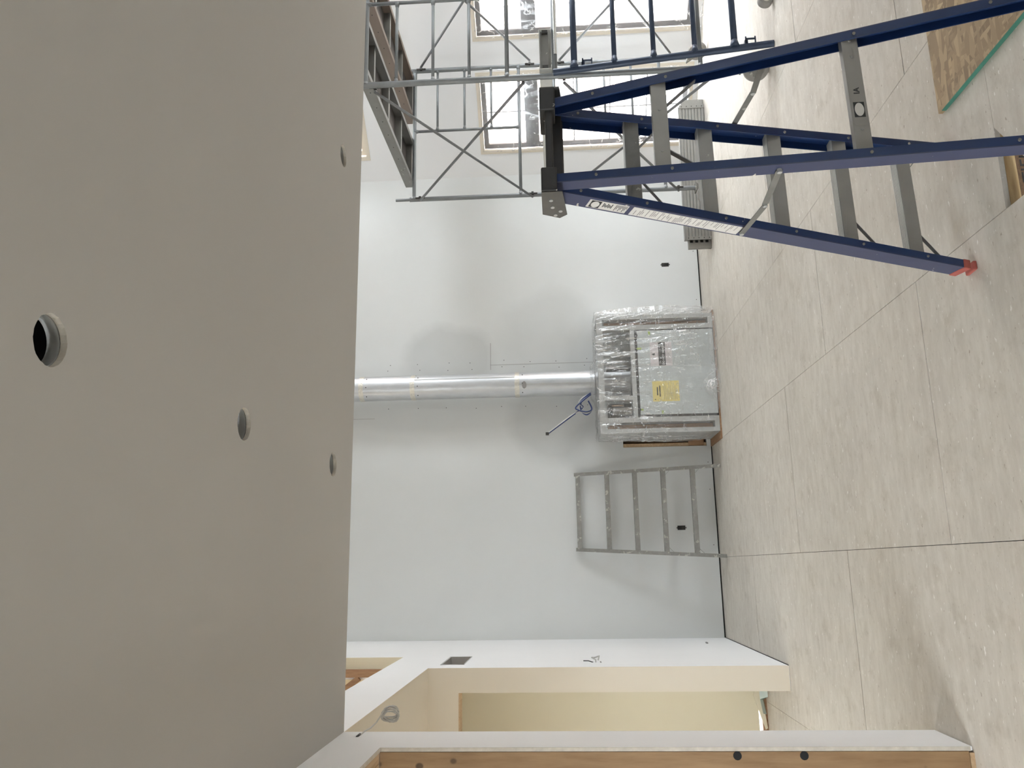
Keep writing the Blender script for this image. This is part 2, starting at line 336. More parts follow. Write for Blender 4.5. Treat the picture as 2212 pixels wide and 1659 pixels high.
# --- floor: deck with the subfloor panels as pieces, one corner cut away over a joist
fl = MB()
HX0, HX1, HY0, HY1 = 1.283, 1.70, 2.30, 2.866
for x0, x1, y0, y1 in ((-4, HX0, -3.2, 9.2), (HX1, 7.2, -3.2, 9.2), (HX0, HX1, -3.2, HY0), (HX0, HX1, HY1+.03, 9.2)):
    fl.box(x0, x1, y0, y1, -.06, -.021)
floor = struct(fl.build('floor', M['dark']))
cols_x = [-3.6, -2.37, -1.15, .067, 1.283, 2.27, 3.49, 4.71, 5.93, 7.15]; G = .0014
def rectpoly(x0, x1, y0, y1): return [(x0, y0), (x1, y0), (x1, y1), (x0, y1)]
for i, (x0, x1) in enumerate(zip(cols_x, cols_x[1:])):
    off = {3: 5.92, 4: 4.965, 2: 4.96}.get(i, 5.92 if i % 2 else 4.9); ys = []
    y = off
    st = 2.27 if i == 3 else 2.44
    while y > -3.1: y -= st
    ys = [max(y, -3.1)]
    while ys[-1] < 9.05: ys.append(min(off+round((ys[-1]-off)/st+1)*st if ys[-1] > -3.0 else (y+st), 9.05))
    for y0, y1 in zip(ys, ys[1:]):
        if y1-y0 < .05: continue
        b = MB()
        if i == 4 and y0 < HY1 < y1:
            ax, ay, az, bz = x0+G, x1-G, y0+.0032, y1-.0032
            b.prism([(ax, HY1), (1.612, 2.858), (ay, 2.858), (ay, bz), (ax, bz)], 2, -.02, 0)
            b.prism([(ax, az), (ay, az), (ay, 2.855), (1.615, 2.855), (ax, 2.615)], 2, -.02, 0)
        else: b.prism(rectpoly(x0+G, x1-G, y0+.0032, y1-.0032), 2, -.02, 0)
        b.build('subfloor_panel', M['floor'], floor)
j = MB().box(1.0, 2.0, HY1-.004, HY1+.03, -.062, -.0215).build('joist_flange', M['joist'], floor)
j = MB().box(1.0, 2.0, HY1+.012, HY1+.022, -.30, -.0625).build('joist_web', M['web'], floor)
MB().box(.9, 2.1, 2.0, HY1+.2, -.36, -.301).build('crawl_space_bottom', M['dark'], floor)

# --- back wall
AL_ = lambda x: x-XL
wb_holes = [(AL_(1.285), AL_(2.58), .06, .985), (AL_(.388)-.024, AL_(.388)+.024, .352, .438), (AL_(3.443)-.024, AL_(3.443)+.024, .352, .438)]
wall_back = solid_wall('wall_back', M['backwall'], (XL, YB), (CX+.05, YB), .13, .016, ZT, wb_holes)
MB().box(XL, CX, YB+.03, YB+.12, 0, .016).build('sill_plate', M['dark'], wall_back)
MB().box(1.285, 2.58, YB+.10, YB+.128, .06, .985).build('recess_plywood', M['ply'], wall_back)
MB().box(1.287, 1.325, YB+.012, YB+.10, .062, .983).build('recess_stud', M['lumber'], wall_back)
MB().box(1.29, 1.36, YB+.008, YB+.012, .09, .26).build('recess_blocking', M['beam'], wall_back)
jl = MB()
for x0, x1, z0, z1 in ((2.228, 2.55, 2.468, 2.473), (2.2835, 2.2875, 1.26, 2.475), (2.2875, 2.60, 1.247, 1.257), (2.598, 2.603, 1.24, 1.262), (1.685, 1.688, 3.82, 4.6)):
    MB().box(x0, x1, YB-.0012, YB+.002, z0, z1).build('board_joint', M['inkgrey'], wall_back)
sc_ = MB()
for z in (1.4, 1.72, 2.04, 2.36, 2.68, 3.0, 3.32, 3.64):
    for x in (1.79, 2.325, 2.25):
        xx = x+random.uniform(-.015, .015); zq = z+random.uniform(-.05, .05); sc_.tube((xx, YB-.0015, zq), (xx, YB+.001, zq), .005, 6)
for x in (.2, .8, 1.1, 3.0, 3.6, 4.2): sc_.tube((x, YB-.0015, .06), (x, YB+.001, .06), .005, 6)
so = sc_.build('screw_heads', M['ink'], wall_back); so['kind'] = 'stuff'

# --- angled bay wall with two tall windows and a high window each
wall_right = solid_wall('wall_right', M['white'], (CX, CY), (XR, YR), .15, 0, ZT, BAYW)
def bay(s, z, t=0): return (CX+s*S2+t*S2, CY-s*S2+t*S2, z)       # t outwards
def bay_box(b, s0, s1, z0, z1, t0, t1, mi=0):
    v = [bay(s, z, t) for s in (s0, s1) for t in (t0, t1) for z in (z0, z1)]
    b.add(v, [(0,1,3,2),(4,6,7,5),(0,4,5,1),(2,3,7,6),(0,2,6,4),(1,5,7,3)], mi)
def frame_ring(b, s0, s1, z0, z1, wd, t0, t1):
    bay_box(b, s0, s0+wd, z0, z1, t0, t1); bay_box(b, s1-wd, s1, z0, z1, t0, t1); bay_box(b, s0+wd, s1-wd, z0, z0+wd, t0, t1); bay_box(b, s0+wd, s1-wd, z1-wd, z1, t0, t1)
for i, (s0, s1, z0, z1) in enumerate(BAYW):
    win = struct(empty('window_%d' % (i+1), bay((s0+s1)/2, z0, .06)))
    inv = -Vector(win.location)
    def part(b, name, mat):
        o = b.build(name, mat, win); o.matrix_parent_inverse = Matrix.Translation(inv); return o
    b = MB(); frame_ring(b, s0-.012, s1+.012, z0-.012, z1+.012, .045, -.006, .05); part(b, 'casing', M['cream'])
    b = MB(); frame_ring(b, s0+.034, s1-.034, z0+.034, z1-.034, .055, .055, .12); part(b, 'frame', M['frame_dark'] if i < 2 else M['cream'])
    if i < 2:
        b = MB(); bay_box(b, s0+.089, s1-.089, 1.835, 1.995, .055, .12); part(b, 'transom', M['frame_dark'])
        for nm, q0, q1 in (('lower_pane', z0+.085, 1.835), ('upper_pane', 1.995, z1-.085)):
            b = MB(); bay_box(b, s0+.085, s1-.085, q0, q1, .085, .091); part(b, nm, M['glass'])
        sm = (s0+s1)/2
        for zz in (1.418, .995, .568):
            b = MB(); bay_box(b, s0+.089, s1-.089, zz-.007, zz+.007, .078, .084); part(b, 'muntin', M['frame_dark'])
        for q0, q1 in ((z0+.089, 1.835), (1.995, z1-.089)):
            b = MB(); bay_box(b, sm-.006, sm+.006, q0, q1, .076, .082); part(b, 'muntin', M['frame_dark'])
    else:
        b = MB(); bay_box(b, s0+.085, s1-.085, z0+.085, z1-.085, .085, .091); part(b, 'pane', M['glass'])

# --- the other walls of the room
side_holes = [(YR-y1, YR-y0, z0, z1) for y0, y1, z0, z1 in SIDEW]
ws = solid_wall('wall_right_side', M['white'], (XR, YR), (XR, -3.1), .15, 0, ZT, side_holes)
solid_wall('wall_front', M['white'], (XR+.15, -3.1), (-3.6, -3.1), .15, 0, ZT)
def plain_window(n, x0, x1, y0, y1, z0, z1):
    win = struct(empty('window_%d' % n, ((x0+x1)/2, (y0+y1)/2, z0))); inv = Matrix.Translation(-Vector(win.location))
    b = MB(); b.box(x0, x1, y0, y0+.05, z0, z1); b.box(x0, x1, y1-.05, y1, z0, z1); b.box(x0, x1, y0+.05, y1-.05, z0, z0+.05); b.box(x0, x1, y0+.05, y1-.05, z1-.05, z1); b.box(x0, x1, (y0+y1)/2-.025, (y0+y1)/2+.025, z0+.05, z1-.05)
    o = b.build('frame', M['frame_dark'], win); o.matrix_parent_inverse = inv
    for a0, a1 in ((y0+.05, (y0+y1)/2-.025), ((y0+y1)/2+.025, y1-.05)):
        o = MB().box((x0+x1)/2-.003, (x0+x1)/2+.003, a0, a1, z0+.05, z1-.05).build('pane', M['glass'], win); o.matrix_parent_inverse = inv
for k, (y0, y1, z0, z1) in enumerate(SIDEW): plain_window(5+k, XR+.05, XR+.11, y0, y1, z0, z1)  # frames and panes of the added side windows
plain_window(8, -3.70, -3.64, LEFTW[0], LEFTW[1], LEFTW[2], LEFTW[3]); plain_window(9, -3.70, -3.64, HALLW[0], HALLW[1], HALLW[2], HALLW[3])
# left wall, back piece (with duct opening), header over the hall opening and loft opening above
VY0, VY1, VZ0, VZ1 = 6.70, 7.29, 2.518, 2.712
b_holes = [(0, YJ-YE, 0, ZC-.0005), (VY0-YE, VY1-YE, VZ0, VZ1), (0.0, 7.30-YE, 3.13, 4.75)]
wall_left = solid_wall('wall_left', M['white'], (XL, YE), (XL, YB+.1), TW, 0, ZT, b_holes)
MB().box(XL-TW, XL, YJ-.004, YJ-.0002, .004, ZC-.0005).build('return_board', M['cream'], wall_left)
gp = MB()
for (y0, y1, z0, z1) in ((VY0, VY1, VZ1-.014, VZ1), (VY0, VY1, VZ0, VZ0+.006), (VY0, VY0+.01, VZ0, VZ1), (VY1-.03, VY1, VZ0, VZ1)): gp.box(XL-.10, XL+.003, y0, y1, z0, z1)
gp.build('duct_boot', M['steel'], wall_left)
MB().box(XL-.15, XL-.135, VY0, VY1, VZ0, VZ1).build('duct_back_board', M['beam'], wall_left)
MB().box(XL+.0005, XL+.012, 8.26, 8.33, .298, .312).build('box_slot', M['inkgrey'], wall_left)
MB().box(XL-.002, XL+.004, YJ, YB-.002, 0, .006).build('base_gap', M['dark'], wall_left)
# near piece of the left wall: stub and header over the framed opening
st = MB(); st.box(XL-.016, XL, YS, YE, .004, ZC); st.box(XL-.016, XL, -3.1, YS, ZH, ZC)
stub = struct(st.build('wall_left_near', [M['white']]))
MB().box(XL-.0165, XL-.0005, YS-.0035, YS, .012, ZH).build('board_edge', M['board_edge'], stub)
MB().box(XL-.0165, XL-.0005, -3.1, YS-.0035, ZH-.004, ZH).build('board_edge', M['board_edge'], stub)
MB().box(XL-1.2, XL-.019, YS-.002, YS+.018, .02, ZH+.0).build('plywood_jamb', M['ply'], stub)
MB().box(XL-1.2, XL-.024, YS-.006, YS+.02, 0, .018).build('sole_plate', M['lumber'], stub)
for x0, x1 in ((XL-.062, XL-.019), (XL-.108, XL-.065), (XL-.154, XL-.111)):
    MB().box(x0, x1, -3.0, YS-.006, ZH+.001, ZC-.01).build('header_board', M['lumber'], stub)
MB().box(XL-1.2, XL-.02, YS+.02, YE-.02, .0, ZC).build('wall_core', M['white'], stub)
MB().box(XL-1.2, XL-.017, YE-.018, YE, .0, ZC).build('hall_side_board', M['cream'], stub)
for y in (3.72,):
    for z0 in (.70, .98):
        MB().tube((XL-.035, YS-.004, z0), (XL-.035, YS+.003, z0), .018, 14).build('bored_hole', M['dark'], stub)
# hall, closet and side room
hc = MB(); hc.box(-3.6, XL-.0005, YE+.001, YJ-.0045, ZC-.002, ZC+.12); hc.box(-3.6, XL-TW, YJ, 7.5, ZC, ZC+.12); hc.box(-3.6, XL-.017, -3.1, YS+.03, ZC-.02+.02, ZC+.12); struct(hc.build('ceiling_hall', M['cream']))
ch = MB(); ch.box(-3.6, XL-TW, YJ-.004, YJ+.13, ZH+.012, ZC-.0005); clo = struct(ch.build('wall_closet_header', M['cream']))
MB().box(-3.6, XL-TW, YJ, YJ+.13, ZH, ZH+.012).build('header_wood', M['lumber'], clo)
cb = MB(); cb.box(-3.6, XL-TW, 7.30, 7.42, .075, ZC); clb = struct(cb.build('wall_closet_back', M['yellow']))
MB().box(-3.6, XL-TW, 7.31, 7.42, 0, .045).build('bottom_plate', M['beam'], clb)
MB().prism([(-1.10, .112), (-.95, .075), (-.95, .06), (-1.36, .012), (-1.37, .03)], 1, 7.285, 7.295).build('torn_board_flap', M['yellow'], clb)
MB().box(-1.10, -.96, 7.298, 7.31, .04, .075).build('base_opening', M['dark'], clb)
solid_wall('wall_hall_end', M['cream'], (-3.6, -3.1), (-3.6, 7.5), .12, 0, ZC, [(LEFTW[0]+3.1, LEFTW[1]+3.1, LEFTW[2], LEFTW[3]), (HALLW[0]+3.1, HALLW[1]+3.1, HALLW[2], HALLW[3])])
# loft behind the upper opening
lf = MB(); lf.box(-4, XL-TW, YB, YB+.1, ZC+.12, ZT); lf.box(-4.1, -4, YE-.1, YB+.1, ZC+.12, ZT); lf.box(-4, XL-TW, YE-.1, YE, ZC+.12, ZT); struct(lf.build('wall_loft', M['yellow']))
MB().box(XL-.097, XL-.001, 7.294, 7.2998, 3.1305, 4.749).build('opening_return', M['yellow'], wall_left)
MB_ = MB().box(-4, XL-TW, YE, YB, ZC+.14, ZC+.2); struct(MB_.build('floor_loft', M['lumber']))
# low ceiling with round lamp holes, upper wall above its edge, high ceiling
HOLES = [(.487, 1.565), (.492, 2.622), (.489, 3.705), (2.098, 3.692)]; HR = .0575
cl = MB(); cells = [(x-.1, x+.1, y-.1, y+.1) for x, y in HOLES]
for a0, a1, c0, c1 in wall_cells((XL, XR), (-3.1, YE), cells):
    cl.add([(a0, c0, ZC), (a1, c0, ZC), (a1, c1, ZC), (a0, c1, ZC)], [(0, 3, 2, 1)])
    cl.add([(a0, c0, ZC+.016), (a1, c0, ZC+.016), (a1, c1, ZC+.016), (a0, c1, ZC+.016)], [(0, 1, 2, 3)])
for hx, hy in HOLES:
    n = 40; ring = []; sq = []; up = []
    for k in range(n):
        t = 2*math.pi*k/n; c, s = math.cos(t), math.sin(t); mx = max(abs(c), abs(s))
        rr = HR*(1+random.uniform(-.02, .02)); ring.append((hx+rr*c, hy+rr*s, ZC)); up.append((hx+HR*c, hy+HR*s, ZC+.016)); sq.append((hx+.1*c/mx, hy+.1*s/mx, ZC))
    cl.add(ring+sq, [(k, (k+1) % n, n+(k+1) % n, n+k) for k in range(n)])
    cl.add(ring+up, [(k, (k+1) % n, n+(k+1) % n, n+k) for k in range(n)], 1)
    sq2 = [(x, y, ZC+.016) for x, y, z in sq]; cl.add(up+sq2, [(k, (k+1) % n, n+(k+1) % n, n+k) for k in range(n)])
for a, b_, c, d in ((XL, -3.1, XR, -3.1), (XR, -3.1, XR, YE), (XR, YE, XL, YE), (XL, YE, XL, -3.1)):
    cl.add([(a, b_, ZC), (c, d, ZC), (c, d, ZC+.016), (a, b_, ZC+.016)], [(0, 1, 2, 3)])
ceiling = struct(cl.build('ceiling', [M['ceil'], M['board_edge']]))
for hx, hy in HOLES:
    MB().ring((hx, hy, ZC+.032), (0, 0, 1), HR-.002, HR+.002, .028, 36).build('lamp_hole_sleeve', M['steel'], ceiling)
MB().box(XL, XR, -3.0, YE-.02, ZC+.20, ZC+.24).build('ceiling_cavity_deck', M['dark'], ceiling)
for hx in (.36, 1.0, 1.95): MB().box(hx, hx+.04, -3.0, YE-.03, ZC+.06, ZC+.199).build('ceiling_joist', M['beam'], ceiling)
MB().box(XL, XR, YE-.02, YE, ZC+.016, ZT).build('upper_wall_board', M['white'], ceiling)
hi = MB(); hi.box(-4.1, XR+.2, YE-.1, YB+.2, ZT, ZT+.1); struct(hi.build('ceiling_high', M['white']))
# outdoors, seen blown out through the bay windows
ob = MB(); ob.box(12.6, 13.2, 6, 30, -.3, 9); ob2 = tag(ob.build('neighbouring_building', M['stucco']), 'pale pink building seen through the bay windows', 'building')
for k in range(5):
    for z in (1.0, 4.0): MB().box(12.55, 12.6, 9+k*3.4, 10.4+k*3.4, z, z+1.7).build('window', M['frame_dark'], ob2)
MB().box(-20, 45, -20, 50, -.6, -.45).build('ground_outside', M['ground'])['kind'] = 'structure'

# ------------------------------------------------------------------ text helper
def text_mesh(s, size, align='CENTER', bold=0.0):
    cu = bpy.data.curves.new('print', 'FONT'); cu.body = s; cu.size = size; cu.align_x = align; cu.align_y = 'CENTER'; cu.extrude = .0004; cu.offset = bold
    o = bpy.data.objects.new('print', cu); COL.objects.link(o); dg = bpy.context.evaluated_depsgraph_get()
    me = bpy.data.meshes.new_from_object(o.evaluated_get(dg)); bpy.data.objects.remove(o, do_unlink=True); return me
def put_text(s, size, mat, parent, loc, rot, name='lettering', bold=0.0, align='CENTER'):
    me = text_mesh(s, size, align, bold); me.materials.clear(); me.materials.append(mat)
    o = bpy.data.objects.new(name, me); COL.objects.link(o); o.parent = parent; o.location = loc; o.rotation_euler = rot; return o
put_text('CERTIFIED', .075, M['ink'], floor, (1.43, HY1+.0115, -.115), (R(90), 0, 0), 'stamped_lettering')

# ------------------------------------------------------------------ blue stepladder
lad = empty('stepladder', (1.4508, 2.6462, 0), .0491)
tag(lad, 'open navy blue fibreglass stepladder with grey aluminium steps and black top cap', 'stepladder')
ZTP = 1.68
EDGE = {'FL': ((-.1703, -.0702), (-.2875, .4902)), 'FR': ((.1703, -.0702), (.2875, .4902)), 'RL': ((-.1689, -.1277), (-.2872, -.4523)), 'RR': ((.1689, -.1277), (.2872, -.4523))}
def rail_pt(k, z):
    t = (ZTP-z)/ZTP; (x0, y0), (x1, y1) = EDGE[k]; return Vector((x0+(x1-x0)*t, y0+(y1-y0)*t, z))
RF = {}
for k in EDGE:
    a, b = rail_pt(k, 1.70), rail_pt(k, .035 if k[0] == 'F' else .03); e = (b-a).normalized(); yv = Vector((0, 1, 0)); fwd = (yv-e*yv.dot(e)).normalized()
    out = e.cross(fwd).normalized(); sx = -1 if k[1] == 'L' else 1
    if out.x*sx < 0: out = -out
    RF[k] = (a, b, e, fwd, out); wd = .078 if k[0] == 'F' else .056; fl_ = .030
    rb = MB()
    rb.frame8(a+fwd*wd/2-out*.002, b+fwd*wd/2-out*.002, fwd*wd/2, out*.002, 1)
    rb.frame8(a-out*(fl_/2+.004)+fwd*.002, b-out*(fl_/2+.004)+fwd*.002, out*fl_/2, fwd*.002)
    rb.frame8(a-out*(fl_/2+.004)+fwd*(wd-.002), b-out*(fl_/2+.004)+fwd*(wd-.002), out*fl_/2, fwd*.002)
    rb.frame8(a+fwd*wd/2-out*.0046, b+fwd*wd/2-out*.0046, fwd*(wd/2-.004), out*.0005, 0)
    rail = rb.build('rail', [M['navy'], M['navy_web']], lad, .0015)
    # rubber foot
    fb = MB(); c0 = b-e*.045
    fb.frame8(b-e*.026+fwd*wd/2-out*.0165, b+fwd*wd/2-out*.0165+e*.008, fwd*(wd/2+.003), out*.0205)
    zl = Vector((0, 0, 1)); foot_c = b+fwd*wd/2-out*.014
    fb.box(foot_c.x-.019, foot_c.x+.019, foot_c.y-.036, foot_c.y+.036, 0, .016)
    fb.build('foot', M['redfoot'], lad, .005)
    for z in ((1.60, 1.36, 1.06, .78, .50, .22) if k[0] == 'F' else (1.55, 1.30, .70, .3)):
        p = rail_pt(k, z)-out*.018; MB().tube(p-fwd*.004, p+fwd*.001, .005, 10).build('rivet', M['alu_worn'], lad)
STEPZ = (1.425, 1.135, .85, .565, .28)
for i, z in enumerate(STEPZ):
    l, r_ = rail_pt('FL', z), rail_pt('FR', z); x = r_.x-.008; y0 = rail_pt('FL', z-.052).y+.006; y1 = y0+.058
    sb = MB(); sb.box(-x, x, y0, y1, z-.004, z)
    sb.box(-x, x, y0, y0+.004, z-.052, z-.004); sb.box(-x, x, y1-.004, y1, z-.052, z-.004)
    step = sb.build('step', M['alu_worn'] if i == 0 else M['alu'], lad, .001)
    for g in range(6):
        yy = y0+.004+g*.0092; MB().box(-x+.001, x-.001, yy, yy+.0055, z, z+.0025).build('tread_rib', M['alu_bright'], step)  # ribs paler than the step: light from above put into their colour
    if i in (0, 3, 4):
        for s in (-1, 1):
            q = rail_pt('FL' if s < 0 else 'FR', z-.155); MB().beam((s*(x-.12), y0+.02, z-.045), (q.x-s*.01, q.y+.02, q.z), .003, .017, (0, 1, 0)).build('knee_brace', M['brace'], lad)
for i, z in enumerate((1.325, .712)):
    l, r_ = rail_pt('RL', z), rail_pt('RR', z); x = r_.x-.006; y = rail_pt('RL', z+.026).y+.009
    bb = MB().box(-x, x, y-.004, y, z-.026, z+.026); bb.box(-x, x, y, y+.022, z+.022, z+.026); bb.box(-x, x, y, y+.022, z-.026, z-.022)
    bar = bb.build('rear_bar', M['alu_worn'] if 0 else M['alu'], lad, .001)
    for xx in (-x*.86, -x*.55, x*.62, x*.88) if i else (-.1, .06):
        MB().tube((xx, y-.008, z), (xx, y-.003, z), .0055, 10).build('rivet', M['alu'], bar)
    if i:
        MB().box(-.115, .045, y-.0048, y-.0039, z-.022, z+.022).build('label', M['capgrey'] if 0 else M['alu'], bar)
        MB().box(-.085, -.03, y-.0054, y-.0046, z-.017, z+.017).build('logo_block', M['ink'], bar)
        ov = MB(); n = 20; ov.prism([(-.0575+.024*math.cos(2*math.pi*k/n), z+.0145*math.sin(2*math.pi*k/n)) for k in range(n)], 1, y-.0062, y-.0052); ov.build('logo_oval', M['paper'], bar)
        put_text('IA', .026, M['ink'], bar, (.012, y-.0052, z), (R(90), R(-90)*0, 0), bold=.0004)
    if i == 0:
        for s in (-1, 1):
            q = rail_pt('RL' if s < 0 else 'RR', z-.13); MB().beam((s*.075, y+.024, z-.01), (q.x-s*.03, q.y+.045, q.z), .003, .022, (0, 1, 0)).build('gusset_brace', M['brace'], lad)
for k1, k2, s in (('RL', 'FL', -1), ('RR', 'FR', 1)):
    p = rail_pt(k1, .968)+RF[k1][3]*.028; q = rail_pt(k2, .975)+RF[k2][3]*.045; p.x += s*.004; q.x += s*.004; mid = (p+q)/2+Vector((s*.003, 0, -.02))
    sp = MB(); sp.beam(p, mid, .003, .022); o = sp.build('spreader', M['alu_worn'], lad, .001)
    sp = MB(); sp.beam(mid+Vector((s*.004, 0, .0)), q+Vector((s*.004, 0, 0)), .003, .022); o2 = sp.build('spreader', M['alu_worn'], lad, .001)
    for c in (p, mid, q): MB().tube(c-Vector((s*.004, 0, 0)), c+Vector((s*.009, 0, 0)), .008, 12).build('pivot', M['steel'], o2)
# top cap
cp = MB(); cp.box(-.16, .16, -.13, .0, 1.692, 1.719); cp.box(-.205, -.115, -.142, .022, 1.682, 1.737); cp.box(.115, .205, -.142, .022, 1.682, 1.737); cp.box(-.16, .16, -.004, .012, 1.655, 1.716); cp.box(-.165, .165, -.045, -.03, 1.66, 1.70)
cap = cp.build('top_cap', M['black'], lad, .005)
for s in (-1, 1):
    bk = MB(); bk.prism([(-.135, 1.665), (.03, 1.648), (.055, 1.675), (.022, 1.737), (-.135, 1.737)], 0, s*.206, s*.2105); bk.build('cap_bracket', M['capgrey'], cap, .001)
    for yy, zz in ((-.08, 1.705), (-.03, 1.70), (.0, 1.672), (.028, 1.69)): MB().tube((s*.209, yy, zz), (s*.2135, yy, zz), .007, 10).build('bracket_rivet', M['steel'], cap)
# warning labels on the paler side of the left front rail
a, b, e, fwd, out = RF['FL']
def rp(z, f, o=0): p = rail_pt('FL', z); return p+fwd*f+out*o
def lab(name, z0, z1, f0, f1, mat, o=.0005, t=.0004, parent=lad):
    p0, p1 = rp(z0, (f0+f1)/2, o), rp(z1, (f0+f1)/2, o); return MB().frame8(p0, p1, fwd*abs(f1-f0)/2, out*t).build(name, mat, parent)
lab1 = lab('rating_label', 1.560, 1.418, .012, .068, M['paper'])
lab('logo_block', 1.552, 1.516, .016, .064, M['ink'], .0012, .0003, lab1)
ov = MB(); c = rp(1.534, .04, .0016); n = 24
ov.add([c+e*.015*math.cos(2*math.pi*k/n)+fwd*.021*math.sin(2*math.pi*k/n) for k in range(n)]+[c+out*.0005+e*.015*math.cos(2*math.pi*k/n)+fwd*.021*math.sin(2*math.pi*k/n) for k in range(n)], [tuple(range(n))[::-1], tuple(range(n, 2*n))]+[(k, (k+1) % n, n+(k+1) % n, n+k) for k in range(n)]); ov.build('logo_oval', M['paper'], lab1)
for k in range(7): z = 1.507-k*.005; lab('pictogram', z, z-.003, .02+.006*(k % 3), .05-.004*(k % 2), M['ink'], .0012, .0003, lab1)
for k in range(9): z = 1.462-k*.0048; lab('print_line', z, z-.0018, .018, .060-.012*(k % 3), M['ink'], .0012, .0003, lab1)
lab2 = lab('warning_label', 1.402, .985, .010, .070, M['paper'])
zz = 1.388
while zz > 1.0:
    l_ = random.uniform(.02, .055); f0 = random.choice((.013, .013, .03)); lab('print_line', zz, zz-.0022, f0, min(f0+l_, .067), M['inkgrey'], .0012, .0003, lab2); zz -= random.choice((.006, .006, .009, .016))

# ------------------------------------------------------------------ rolling scaffold
SW, SD, Z0, FH = 1.52, 2.142, .175, 1.522
twr = empty('scaffold_tower', (3.781, 5.578, 0), -.024)
tag(twr, 'galvanized steel rolling scaffold tower in front of the angled window wall', 'scaffold')
def flared(b, p, q, r, flare=.045):
    p, q = Vector(p), Vector(q); d = (q-p).normalized(); b.tube(p, q, r, 10); b.tube(p, p+d*flare, r*1.75, 10, r); b.tube(q-d*flare, q, r, 10, r*1.75)
def make_frame(y, z0, side, top):      # side: which half carries the rungs
    fr = MB().tube((0, y, z0), (0, y, z0+FH), .0240, 14).build('end_frame', M['galv'], twr)
    MB().tube((SW, y, z0), (SW, y, z0+FH), .0240, 14).build('post', M['galv'], fr)
    b = MB(); flared(b, (0, y, z0+FH-.045), (SW, y, z0+FH-.045), .0213, .03); b.build('top_bar', M['galv'], fr)
    b = MB(); flared(b, (0, y, z0+.335), (SW, y, z0+.335), .0170); b.build('side_bar', M['galv'], fr)
    xi = .735 if side == 'L' else .79
    b = MB(); flared(b, (xi, y, z0+.335), (xi, y, z0+FH-.045), .0150); b.build('inner_post', M['galv'], fr)
    xa, xb = (0, xi) if side == 'L' else (xi, SW)
    for dz in (.638, .930, 1.226):
        b = MB(); flared(b, (xa, y, z0+dz), (xb, y, z0+dz), .0130); b.build('rung', M['galv'], fr)
    for x in (0, SW):
        for dz in (.21, 1.405):
            yy = .035 if y < 1 else -.035
            b = MB(); b.box(x-.012, x+.012, y+yy-.02, y+yy+.02, z0+dz-.012, z0+dz+.012); b.box(x-.005, x+.005, y+yy-.008, y+yy+.008, z0+dz-.05, z0+dz+.05); b.build('brace_lock', M['darkmetal'], fr)
        if top:
            MB().tube((x, y, z0+FH), (x, y, z0+FH+.15), .0165, 12).build('coupling_pin', M['galv'], fr)
        else:
            MB().ring((x, y, z0+FH), (0, 0, 1), .020, .0245, .03, 16).build('coupling_collar', M['galv'], fr)
    return fr
make_frame(0, Z0, 'R', False); make_frame(0, Z0+FH, 'L', True); make_frame(SD, Z0, 'R', False); make_frame(SD, Z0+FH, 'R', True)
for x in (0, SW):
    for lv in (0, 1):
        za, zb = Z0+FH*lv+.21, Z0+FH*lv+1.405; s = 1 if x == 0 else -1
        for k, (p, q) in enumerate((((za), (zb)), ((zb), (za)))):
            xo = x+s*(.028+.012*k)*-1
            MB().tube((xo, .035, p), (xo, SD-.035, q), .0125, 10).build('cross_brace', M['brace'], twr)
def caster(x, y, dx, dy, ang):
    ca = MB().tube((x, y, .165), (x, y, Z0+.06), .0175, 12).build('caster', M['darkmetal'], twr)
    w_ = Vector((x+dx, y+dy, .1)); ax = Vector((math.cos(ang), math.sin(ang), 0)); sd = Vector((-ax.y, ax.x, 0))
    MB().tube(w_-ax*.022, w_+ax*.022, .1, 32).build('tyre', M['rubber'], ca, .006)
    MB().ring(w_, ax, .02, .066, .052, 28).build('hub', M['alu_worn'], ca)
    fk = MB(); topc = Vector((x, y, .205)); fk.box(x-.045, x+.045, y-.045, y+.045, .198, .21)
    for s in (-1, 1):
        c = w_+ax*s*.033; d = Vector((x, y, .2))+ax*s*.033
        fk.add([c+sd*.022+Vector((0, 0, -.02)), c-sd*.022+Vector((0, 0, -.02)), d-sd*.05, d+sd*.05]+[c+ax*.004+sd*.022+Vector((0, 0, -.02)), c+ax*.004-sd*.022+Vector((0, 0, -.02)), d+ax*.004-sd*.05, d+ax*.004+sd*.05], [(0,1,2,3),(7,6,5,4),(0,4,5,1),(1,5,6,2),(2,6,7,3),(3,7,4,0)])
    fk.build('fork', M['cream'] if 0 else M['alu_worn'], ca); MB().tube(w_-ax*.045, w_+ax*.045, .009, 10).build('axle', M['darkmetal'], ca)
caster(0, 0, -.045, -.04, R(60)); caster(0, SD, -.08, -.02, R(75)); caster(SW, SD, .03, -.06, R(20)); caster(SW, 0, .05, -.03, R(80))

